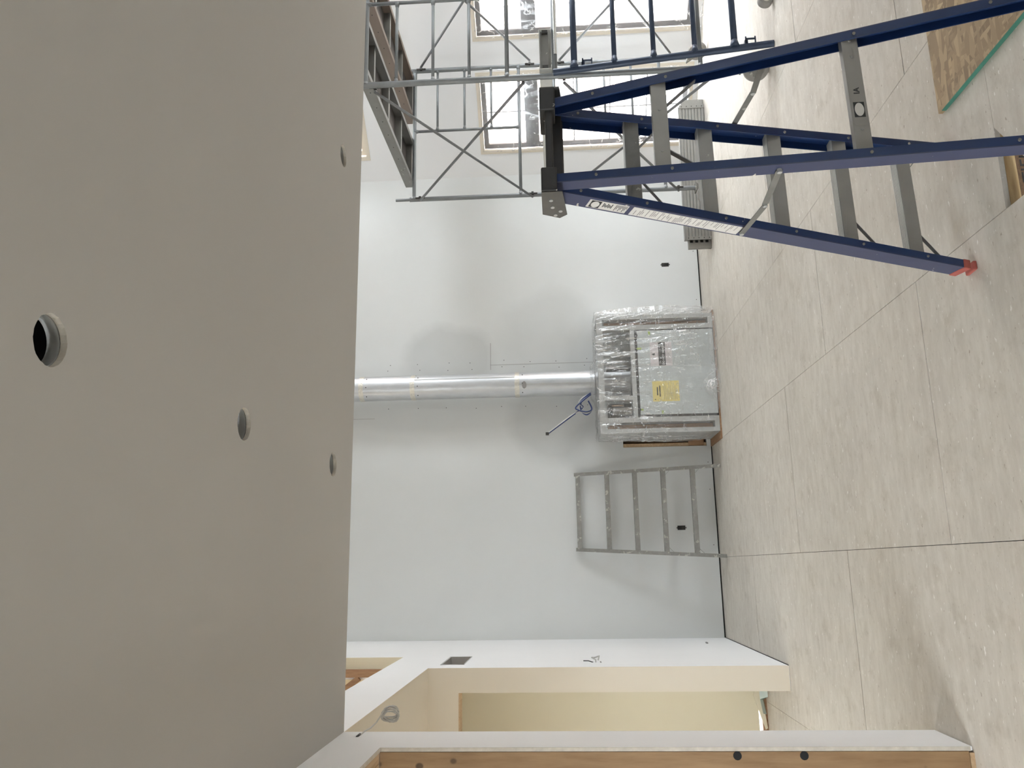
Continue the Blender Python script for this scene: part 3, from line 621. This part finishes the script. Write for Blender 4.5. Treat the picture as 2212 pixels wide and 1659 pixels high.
TM = Matrix.Rotation(-.024, 4, 'Z'); TM.translation = (3.781, 5.578, 0)
def on_tower(x, y, z): return TM @ Vector((x, y, z))
def walkboard(x0, x1, ya, yb, zb, label, deck, railmat, group):
    wbd = empty('scaffold_plank', on_tower((x0+x1)/2, (ya+yb)/2, zb), -.024); tag(wbd, label, 'plank', group)
    hx = (x1-x0)/2; hy = (yb-ya)/2
    for s in (-1, 1):
        b = MB(); xa = s*hx; b.box(min(xa, xa-s*.004), max(xa, xa-s*.004), -hy, hy, 0, .1); b.box(min(xa, xa-s*.034), max(xa, xa-s*.034), -hy, hy, 0, .005); b.box(min(xa, xa+s*.012), max(xa, xa+s*.012), -hy, hy, .0, .004); b.box(min(xa, xa-s*.03), max(xa, xa-s*.03), -hy, hy, .096, .1)
        rl = b.build('side_rail', railmat, wbd)
        for k in range(9): MB().tube((xa+s*.003, -hy+.12+k*.24, .05), (xa-s*.002, -hy+.12+k*.24, .05), .005, 8).build('rivet', M['darkmetal'], rl)
        for yy in (hy-.03, -hy+.03):
            hb = MB(); hb.box(xa-s*.02-.012, xa-s*.02+.012, yy-.03, yy+.03, .03, .075); hb.build('hook', M['darkmetal'], wbd)
    n = 5
    for k in range(n):
        yy = -hy+.05+k*(2*hy-.1)/(n-1); b = MB(); b.box(-hx+.005, hx-.005, yy-.022, yy+.022, .025, .088); b.build('cross_rib', M['plank_alu'], wbd)
    MB().box(-hx+.004, hx-.004, -hy, hy, .0885, .0955).build('deck', deck, wbd)
    return wbd
walkboard(.225, .70, -.14, SD+.17, Z0+2*FH-.045+.0225, 'aluminium scaffold plank on the top deck, the one nearer the flue pipe', M['deck_ply'], M['plank_alu'], 'planks on the top scaffold deck')
walkboard(.985, 1.46, -.14, SD+.17, Z0+2*FH-.045+.0225, 'brown stained scaffold plank on the top deck, nearer the tall windows', M['deck_ply'], M['stained'], 'planks on the top scaffold deck')
walkboard(.05, .40, -.03, SD+.05, Z0+FH-.045+.0215, 'pale aluminium plank at mid height of the scaffold, level with the blue ladder top', M['plank_alu'], M['alu_bright'], None)
ct = MB(); ct.tube(on_tower(.16, -.045, 1.647), on_tower(.68, -.045, 1.647), .012, 12); tag(ct.build('chrome_tube', simple('chrome', (.75, .74, .72), .15, 1)), 'short chrome tube lying along the scaffold bar beside the blue frame', 'tube')

# blue scaffold frame leaning on the tower
bf = empty('scaffold_section', (3.80, 5.37, 0)); tag(bf, 'spare blue painted scaffold frame with rungs leaning against the tower', 'scaffold frame')
T0 = Vector((-.04, .13, 1.665)); B0 = Vector((.015, -.01, 0.001)); RW = Vector((1.05, -.02, 0))
MB().tube(B0, T0, .0265, 16).build('post', M['bluepaint'], bf); MB().tube(B0+RW, T0+RW, .0265, 16).build('post', M['bluepaint'], bf)
def bpt(z): t = z/T0.z; return B0+(T0-B0)*t
for k, z in enumerate((1.50, 1.19, .89, .58, .285)):
    b = MB(); r_ = .0245 if k in (0, 4) else .019; flared(b, bpt(z), bpt(z)+RW, r_, .07); b.build('rung', M['bluepaint'], bf)
for z in (1.40, .17):
    p = bpt(z); b = MB(); b.box(p.x+.02, p.x+.075, p.y-.02, p.y-.012, p.z+.03, p.z+.04); b.box(p.x+.02, p.x+.075, p.y-.02, p.y-.012, p.z-.04, p.z-.03); b.box(p.x+.05, p.x+.062, p.y-.02, p.y-.012, p.z-.04, p.z+.04); b.box(p.x+.015, p.x+.045, p.y-.02, p.y+.01, p.z+.02, p.z+.045); b.build('brace_lock', M['bluepaint'], bf)
cn = MB(); cn.tube((4.135, 5.25, .056), (4.135, 5.31, .056), .055, 28); can = tag(cn.build('tape_roll', M['rubber'], None, .004), 'round grey roll standing on the floor beside the blue frame', 'roll')
MB().ring((4.135, 5.28, .056), (0, 1, 0), .028, .034, .066, 24).build('core', M['paper'], can)

# ------------------------------------------------------------------ plank on its edge by the back corner
pa, pb = Vector((3.31, 8.075, 0)), Vector((5.03, 7.955, 0)); pl_ang = math.atan2(pb.y-pa.y, pb.x-pa.x); PL = (pb-pa).length
fp = empty('walk_plank', pa, pl_ang); tag(fp, 'ribbed aluminium walk plank standing on its long edge behind the scaffold', 'plank')
MB().box(.10, PL-.10, 0, .075, .002, .285).build('body', M['plank_alu'], fp)
for k in range(8): z = .012+k*.034; MB().box(.10, PL-.10, -.008, -.0005, z, z+.024).build('deck_rib', M['alu'], fp)
for x0, x1 in ((.085, .125), (PL-.125, PL-.085)):
    e_ = MB().box(x0, x1, -.014, -.0085, .004, .275).build('end_strap', M['alu'], fp)
    for k in range(5): MB().tube(((x0+x1)/2, -.018, .03+k*.055), ((x0+x1)/2, -.0135, .03+k*.055), .005, 8).build('rivet', M['darkmetal'], e_)
for x0, x1, s in ((0, .10, 1), (PL-.10, PL, -1)):
    h = MB(); h.box(x0, x1, .03, .07, .002, .25); hk = h.build('hook_end', M['alu'], fp, .006)
    xm = x1-.02 if s > 0 else x0+.02
    for k in range(4): MB().box(xm-.013, xm+.013, .026, .0295, .035+k*.055, .065+k*.055).build('slot', M['dark'], hk)

# ------------------------------------------------------------------ old aluminium ladder front leaning on the back wall
wl = empty('ladder_section', (.543, 8.48, 0)); tag(wl, 'paint splashed aluminium ladder front leaning against the back wall beside the fireplace', 'ladder')
def wlp(s, z):       # s -1 left, 1 right
    t = z/1.545; xl0, xl1 = -.468, -.372; xr0, xr1 = .468, .440; y = .02+t*(.36-.02)
    return Vector(((xl0+(xl1-xl0)*t) if s < 0 else (xr0+(xr1-xr0)*t), y, z))
for s in (-1, 1):
    b = MB(); a_, c_ = wlp(s, 0.004), wlp(s, 1.545); e_ = (c_-a_).normalized(); fw = Vector((0, -1, 0)); fw = (fw-e_*fw.dot(e_)).normalized(); ou = e_.cross(fw)
    b.frame8(a_, c_, fw*.025, ou*.002); b.frame8(a_+fw*.023, c_+fw*.023, fw*.002, ou*.019); b.frame8(a_-fw*.023, c_-fw*.023, fw*.002, ou*.013)
    b.build('rail', M['alu_old'], wl)
for i, z in enumerate((1.53, 1.213, .915, .618, .313)):
    l, r_ = wlp(-1, z), wlp(1, z); b = MB(); y = (l.y+r_.y)/2
    b.box(l.x+.002, r_.x-.002, y-.03, y+.03, z-.003, z+.003); b.box(l.x+.002, r_.x-.002, y-.03, y-.027, z-.045, z-.003); st_ = b.build('step', M['alu_old'], wl)
    if i >= 3:
        for s, p in ((-1, l), (1, r_)):
            q = wlp(s, z-.10); MB().beam((p.x-s*.075, y-.018, z-.03), (q.x-s*.004, q.y-.02, q.z), .003, .016, (0, 1, 0)).build('knee_brace', M['alu_old'], wl)

# ------------------------------------------------------------------ fireplace unit in its steel frame
UX0, UX1, UY, UH = 1.355, 2.65, 8.31, 1.262
fu = empty('fireplace_unit', ((UX0+UX1)/2, 8.55, 0)); tag(fu, 'boxed gas fireplace in a steel stud frame with a grey cover sheet', 'fireplace')
fo = -Vector(fu.location)
def fpart(b, name, mat, parent=fu, bevel=0):
    o = b.build(name, mat, parent, bevel); o.matrix_parent_inverse = Matrix.Translation(fo) if parent == fu else Matrix.Identity(4)
    return o
fpart(MB().box(UX0-.08, UX1+.03, UY-.012, YB-.002, .0, .014), 'base_board', M['beam'])
for x0, x1 in ((UX0, UX0+.045), (UX0+.112, UX0+.165), (UX1-.165, UX1-.112), (UX1-.045, UX1)):
    b = MB(); b.box(x0, x1, UY, UY+.003, .015, UH); b.box(x0, x0+.002, UY+.003, UY+.09, .015, UH); b.box(x1-.002, x1, UY+.003, UY+.09, .015, UH); fpart(b, 'stud', M['steel'])
for x0, x1 in ((UX0+.045, UX0+.112), (UX1-.112, UX1-.045)):
    fpart(MB().box(x0, x1, UY, UY+.09, .015, .065), 'bottom_track', M['steel']); fpart(MB().box(x0+.004, x1-.004, UY+.10, UY+.105, .07, 1.18), 'bay_back', M['darkmetal'])
    fpart(MB().box(x0+.004, x1-.012, UY+.084, UY+.094, .07, 1.18), 'bay_board', M['beam'])
b = MB(); b.box(UX0, UX1, UY-.002, UY+.09, UH-.005, UH); b.box(UX0, UX1, UY-.002, UY, UH-.062, UH-.005); fpart(b, 'top_track', M['steel'])
b = MB(); b.box(UX0+.165, UX1-.165, UY-.002, UY+.06, .86, .905); fpart(b, 'cross_track', M['steel'])
for x in (1.71, 2.20): fpart(MB().box(x, x+.045, UY-.002, UY+.06, .905, UH-.062), 'short_stud', M['steel'])
for s in (UX0, UX1-.003): fpart(MB().box(s, s+.003, UY+.09, 8.86, .015, UH), 'side_sheet', M['steel'])
fpart(MB().box(UX0+.003, UX1-.003, 8.84, 8.855, .015, UH-.01), 'back_sheet', M['cover'])
fpart(MB().box(UX0+.166, UX1-.166, UY+.02, 8.70, .015, .86), 'firebox', M['darkmetal'])
b = MB(); b.box(1.525, 2.485, UY+.004, UY+.019, .015, .858); fpart(b, 'black_surround', M['black'])
cov = fpart(MB().box(1.545, 2.468, UY-.006, UY+.0035, .022, .832), 'cover_sheet', M['cover'], fu, .002)
for x in (1.60, 2.42): fpart(MB().box(x-.012, x+.012, UY-.008, UY+.002, .825, .848), 'cover_clip', M['black'])
for x, z, w_, h in ((2.44, .70, .045, .022), (2.27, .815, .02, .05), (1.60, .815, .02, .03), (1.567, .60, .035, .02)):
    fpart(MB().box(x-w_/2, x+w_/2, UY-.0075, UY-.0062, z-h/2, z+h/2), 'green_tape', M['green'])
# parts visible above the cover
b = MB(); b.tube((1.985, 8.65, .90), (1.985, 8.65, UH+.02), .16, 30); fpart(b, 'flue_collar', M['duct'])
fpart(MB().box(2.26, 2.47, UY+.25, UY+.26, .91, 1.19), 'baffle_plate', M['cover']); fpart(MB().box(1.78, 2.17, UY+.30, UY+.31, .91, 1.16), 'baffle_plate', M['duct'])
b = MB(); b.tube((1.60, UY+.07, .92), (1.60, UY+.07, 1.12), .045, 20); fpart(b, 'gas_valve', M['alu_worn']); b = MB(); b.tube((1.66, UY+.05, 1.0), (1.66, UY+.05, 1.13), .010, 10); fpart(b, 'brass_pipe', simple('brass', (.55, .40, .30), .35, .8))
fpart(MB().box(1.535, 1.70, UY+.14, UY+.15, .91, 1.17), 'valve_plate', M['darkmetal']); fpart(MB().box(2.05, 2.075, UY+.03, UY+.12, .91, 1.17), 'bracket', M['darkmetal'])
# labels on the cover
L1 = fpart(MB().box(2.072, 2.336, UY-.0072, UY-.0062, .468, .700), 'cover_label', M['label_pink'])
def sub(b, name, mat, par): o = b.build(name, mat, par); return o
def sub2(o, par): return o
sub(MB().box(2.077, 2.334, UY-.0082, UY-.0073, .538, .612), 'label_band', M['ink'], L1)
sub2(put_text('PROTECTIVE COVER', .023, M['inkgrey'], L1, (2.205, UY-.0084, .594), (R(90), 0, 0)), L1)
sub2(put_text('DO NOT REMOVE', .030, M['inkwhite'], L1, (2.205, UY-.0084, .560), (R(90), 0, 0), bold=.0006), L1)
sub(MB().prism([(2.185, .655), (2.215, .650), (2.20, .688)], 1, UY-.0082, UY-.0073), 'flame_logo', M['ink'], L1)
for k in range(4): sub(MB().box(2.10, 2.31-.02*(k % 2), UY-.008, UY-.0073, .523-k*.014, .526-k*.014), 'print_line', M['inkgrey'], L1)
L2 = fpart(MB().box(1.684, 1.906, UY-.0072, UY-.0062, .414, .695), 'notice_sheet', M['yelpaper'])
for k, wd in enumerate((.09, .12)): sub(MB().box(1.795-wd/2, 1.795+wd/2, UY-.008, UY-.0073, .638-k*.026, .650-k*.026), 'notice_heading', M['ink'], L2)
for k in range(9): sub(MB().box(1.70, 1.885-.03*(k % 3), UY-.008, UY-.0073, .572-k*.0165, .575-k*.0165), 'print_line', M['inkgrey'], L2)
sub(MB().prism([(1.698, .665), (1.714, .665), (1.706, .680)], 1, UY-.008, UY-.0073), 'flame_logo', M['ink'], L2)

# plastic wrap over the unit
def fold(x, z, seed):
    s = 0
    for k, (fx, fz, am) in enumerate(((7, 1.0, .020), (19, 1.8, .016), (46, 4, .009), (110, 14, .004))):
        lean = (z-1.25)*(.55*math.sin(seed+x*2.3))
        n_ = noise.noise(Vector(((x+lean*.35)*fx, z*fz, seed+k*3.1))); s += am*(1-2*abs(n_))
    return s
wp = MB(); path = [(1.340, 8.64), (1.340, 8.285), (2.675, 8.27), (2.705, 8.78)]
segs = [(40, 0), (170, 1), (40, 2)]; colsP = []
for n_, k in segs:
    (xa, ya), (xb, yb) = path[k], path[k+1]
    dn = Vector((yb-ya, -(xb-xa), 0)).normalized()
    for i in range(n_): t = i/n_; colsP.append((xa+(xb-xa)*t, ya+(yb-ya)*t, dn, k))
colsP.append((path[3][0], path[3][1], Vector((1, 0, 0)), 2))
NZ = 110; V = []; cumul = 0; prev = None
for x, y, dn, k in colsP:
    if prev: cumul += math.hypot(x-prev[0], y-prev[1])
    prev = (x, y)
    zb = .10 if k == 0 else (.012 if k == 2 else .012+.10*max(0, min(1, (1.62-x)/.3))+.02*noise.noise(Vector((x*9, 0, 2))))
    for jz in range(NZ+1):
        t = jz/NZ; z = zb+(1.285-zb)*t; tt = 1-abs(2*t-1)**6
        d = fold(cumul, z, 4.0)*(.25+.75*tt)
        fl_out = .05*math.exp(-z/.05) if k else 0
        if k == 2: d += .035*math.sin(math.pi*min(1, z/1.2))
        p = Vector((x, y, z))+dn*(d+fl_out)
        p.y = max(p.y, 8.19); p.z += .004*noise.noise(Vector((cumul*15, 0, 9)))*(1-t)
        V.append(p)
nc = len(colsP)
wp.add(V, [(i*(NZ+1)+j, (i+1)*(NZ+1)+j, (i+1)*(NZ+1)+j+1, i*(NZ+1)+j+1) for i in range(nc-1) for j in range(NZ)], 0, True)
TX, TY = 100, 24; V = []
for i in range(TX+1):
    for j in range(TY+1):
        x = 1.34+(2.70-1.34)*i/TX; y = 8.27+.52*j/TY; r_ = math.hypot(x-1.985, y-8.65)
        z = 1.288+.014*noise.noise(Vector((x*12, y*8, 1)))+.008*noise.noise(Vector((x*40, y*25, 5)))+.05*math.exp(-((r_-.17)/.05)**2)
        V.append((x, y, z))
wp.add(V, [(i*(TY+1)+j, (i+1)*(TY+1)+j, (i+1)*(TY+1)+j+1, i*(TY+1)+j+1) for i in range(TX) for j in range(TY) if math.hypot(1.34+1.36*(i+.5)/TX-1.985, 8.27+.52*(j+.5)/TY-8.65) > .16], 0, True)
# bunched tail on the floor in front
for s_, (xa, xb, yb_, zt_) in enumerate(((1.66, 2.02, 8.10, .16), (2.0, 2.62, 8.17, .07))):
    V = []; nx, ny = 40, 14
    for i in range(nx+1):
        for j in range(ny+1):
            u, v_ = i/nx, j/ny; x = xa+(xb-xa)*u; y = 8.27+(yb_-8.27)*v_*math.sin(math.pi*min(max(u, .05), .95))
            z = zt_*(1-v_)**1.5*math.sin(math.pi*u)+.008+.022*abs(noise.noise(Vector((x*14, v_*4, s_))))
            V.append((x, y, z))
    wp.add(V, [(i*(ny+1)+j, (i+1)*(ny+1)+j, (i+1)*(ny+1)+j+1, i*(ny+1)+j+1) for i in range(nx) for j in range(ny)], 0, True)
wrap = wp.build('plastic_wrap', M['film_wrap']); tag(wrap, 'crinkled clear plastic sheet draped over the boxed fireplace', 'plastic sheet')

# flue pipe
DX, DY, DR = 1.985, 8.65, .138
fd = empty('flue_pipe', (DX, DY, 1.29)); tag(fd, 'tall galvanized round flue pipe rising from the fireplace up the back wall', 'duct')
for i, (z0, z1) in enumerate(((0, .86), (.86, 2.03), (2.03, 2.61), (2.61, 4.30))):
    b = MB().tube((0, 0, z0), (0, 0, z1), DR-.0015*(i % 2), 48); p_ = b.build('pipe_section', M['duct'], fd)
    ang = R(-100+i*37); cx, cy = math.cos(ang)*DR, math.sin(ang)*DR; MB().box(cx-.004, cx+.004, cy-.002, cy+.002, z0+.02, z1-.02).build('seam', M['steel'], p_)
    for k in range(3): an = R(-140+k*45); MB().tube((math.cos(an)*DR, math.sin(an)*DR, z1-.06), (math.cos(an)*(DR+.004), math.sin(an)*(DR+.004), z1-.06), .006, 8).build('screw', M['darkmetal'], p_)
for z in (.86, 2.03, 2.61):
    b = MB(); n = 48; V = []
    for k in range(n):
        t = 2*math.pi*k/n; rr = DR+.003+random.uniform(0, .002)
        V += [(math.cos(t)*rr, math.sin(t)*rr, z-.026+random.uniform(-.003, .003)), (math.cos(t)*rr, math.sin(t)*rr, z+.026+random.uniform(-.003, .003))]
    b.add(V, [(2*k, 2*((k+1) % n), 2*((k+1) % n)+1, 2*k+1) for k in range(n)]); b.build('foil_tape', M['foil'], fd)
MB().prism([(-.03+.04*math.cos(2*math.pi*k/12), .78+.025*math.sin(2*math.pi*k/12)) for k in range(12)], 1, -DR-.002, -DR+.012).build('sticker', M['inkgrey'], fd)

# cables hanging out at the flue
wc = empty('cable_bundle', (1.78, 8.46, 1.345)); tag(wc, 'blue and white cables looped beside the flue pipe with a free end', 'cable')
def cab(pts, mat, r=.0085):
    P = [Vector(p) for p in pts]; out_ = []
    for i in range(len(P)-1):
        p0, p1, p2, p3 = P[max(i-1, 0)], P[i], P[i+1], P[min(i+2, len(P)-1)]
        for k in range(8):
            t = k/8; out_.append(.5*((2*p1)+(p2-p0)*t+(2*p0-5*p1+4*p2-p3)*t*t+(3*p1-p0-3*p2+p3)*t**3))
    out_.append(P[-1]); return MB().path(out_, r, 8).build('cable', mat, wc)
for k, (mat_, o_) in enumerate(((M['wireblue'], 0), (M['wirewhite'], .016))):
    cab([(.05, .0+o_, .0), (.0, 0, .07+o_), (-.06, .0, .13), (-.11-o_, .0, .09), (-.19, .0, .20+o_*.5), (-.29, .0, .34+o_*.5), (-.385, .01, .475)], mat_)
for k in range(3):
    a0 = k*.03; cab([(.03, -.01*k, .0), (-.04-a0, -.01*k, .10+a0), (-.14, -.01*k, .11+a0*.5), (-.19+a0*.5, -.01*k, .05), (-.13, -.01*k, -.005), (-.04, -.01*k, .03)], M['wireblue'] if k % 2 == 0 else M['wirewhite'], .0075)
MB().box(-.40, -.37, .0, .025, .465, .50).build('connector', M['darkmetal'], wc)

# outlets in the back wall
for x, lb in ((.388, 'black uncovered wall outlet behind the leaning ladder'), (3.443, 'black uncovered wall outlet between the fireplace and the scaffold')):
    ot = tag(MB().box(x-.023, x+.023, YB+.012, YB+.05, .353, .437).build('wall_outlet', M['black']), lb, 'outlet')
    for z in (.375, .415): MB().box(x-.015, x+.015, YB+.004, YB+.0115, z-.014, z+.014).build('socket', M['darkmetal'], ot)
    for z in (.347, .443): MB().box(x-.008, x+.008, YB-.002, YB+.003, z-.006, z+.006).build('mounting_ear', M['capgrey'], ot)

# wire coil hanging on the stub wall, and wire ends on the left wall
co = empty('wire_coil', (XL, 4.0, 2.66)); tag(co, 'coil of grey cable hanging from the white wall end near the ceiling', 'cable')
pts = [(.0, -.04, .02), (.012, .0, .005), (.02, .03, -.015), (.035, .09, -.03)]
ca_ = Vector((.55, .75, .25)).normalized(); cu_ = ca_.orthogonal().normalized(); cv_ = ca_.cross(cu_)
for k in range(7*16):
    t = 2*math.pi*k/16; rr = .040+.007*math.sin(k*.37)+.004*math.sin(k*1.1); c_ = Vector((.062, .15, -.082))+ca_*(.016*math.sin(k*.21))
    pts.append(tuple(c_+(cu_*math.cos(t)+cv_*math.sin(t)*.9)*rr))
MB().path(pts, .0036, 7).build('coil', M['wirewhite'], co); MB().tube((.0, -.07, .025), (.004, -.03, .02), .006, 8).build('cable_end', M['darkmetal'], co)
we = empty('wire_stub', (XL, 6.80, 1.456)); tag(we, 'short twist of wires poking out of the white left wall', 'cable')
MB().path([(-.01, 0, 0), (.02, 0, .0), (.035, .02, .03), (.03, .05, .01), (.045, .03, -.03), (.02, -.01, -.02)], .006, 7).build('twist', M['wirewhite'], we)
MB().path([(0, .0, .02), (.012, .0, .06), (.012, .005, .10)], .004, 6).build('tail', M['darkmetal'], we); MB().box(-.0, .003, -.03, .045, -.045, -.035).build('slot', M['inkgrey'], we)

# loft post and brace
pt = MB(); pt.box(-.928, -.862, 7.262, 7.298, 3.131, 4.70); lp = tag(pt.build('loft_post', M['beam']), 'rough brown wooden post at the edge of the upper wall opening', 'post')
MB().beam((-.935, 7.28, 3.52), (-1.10, 7.28, 3.74), .035, .05).build('diagonal_brace', M['beam'], lp)

# bent metal scrap at the closet base
sm_ = MB(); n = 14; V = []
for k in range(n+1):
    t = k/n; x = -.90-.33*t; z = .095-.02*t-.05*max(0, t-.6); wd = .06 if t < .62 else .018
    V += [(x, 7.10+.08*t, z-wd), (x, 7.13+.08*t, z)]
V = [(x, y, max(z, .002)) for x, y, z in V]
sm_.add(V, [(2*k, 2*k+2, 2*k+3, 2*k+1) for k in range(n)]); so_ = sm_.build('flashing_scrap', simple('grey_green_metal', (.27, .31, .28), .4, .4)); tag(so_, 'bent grey green metal strip lying at the foot of the closet wall', 'scrap')
md_ = so_.modifiers.new('thick', 'SOLIDIFY'); md_.thickness = .004

# strand board offcut on the floor
os_ = tag(MB().box(1.885, 3.1, 1.9, 3.195, .001, .019).build('strand_board', M['osb']), 'strand board sheet with a green painted edge lying on the floor right of the ladder', 'board')
MB().box(1.8815, 1.8848, 1.9, 3.165, .001, .019).build('green_edge', M['greenedge'], os_)

# clear sheets taped over the bay windows
for i, (lb, s0, s1, z0, z1) in enumerate((('clear plastic sheet taped over the bay window nearer the corner', .30, 1.185, .08, 2.52), ('clear plastic sheet over the bay window at the picture edge, trailing onto the floor', 1.57, 2.45, .0, 2.52))):
    b = MB(); nx, nz = 60, 130; V = []
    for a_ in range(nx+1):
        for c_ in range(nz+1):
            s = s0+(s1-s0)*a_/nx; z = z0+(z1-z0)*c_/nz
            edge = min(s-s0, s1-s, z1-z, (z-z0) if i == 0 else 9)
            k = min(1, edge/.08); rad = math.atan2(z-z0-1.2, s-(s0+s1)/2)
            d = .012+.010*k+.010*k*abs(noise.noise(Vector((s*7, z*2.2, 3+i))))+.006*(1-k)*noise.noise(Vector((s*40, z*40, i)))
            if i == 1 and z < .5: d += (.5-z)*.55*(.6+.5*noise.noise(Vector((s*6, z*3, 8))))
            V.append(bay(s, max(z, .012), -d))
    b.add(V, [(p*(nz+1)+q_, (p+1)*(nz+1)+q_, (p+1)*(nz+1)+q_+1, p*(nz+1)+q_+1) for p in range(nx) for q_ in range(nz)], 0, True)
    tag(b.build('plastic_sheet', M['film_window']), lb, 'plastic sheet')
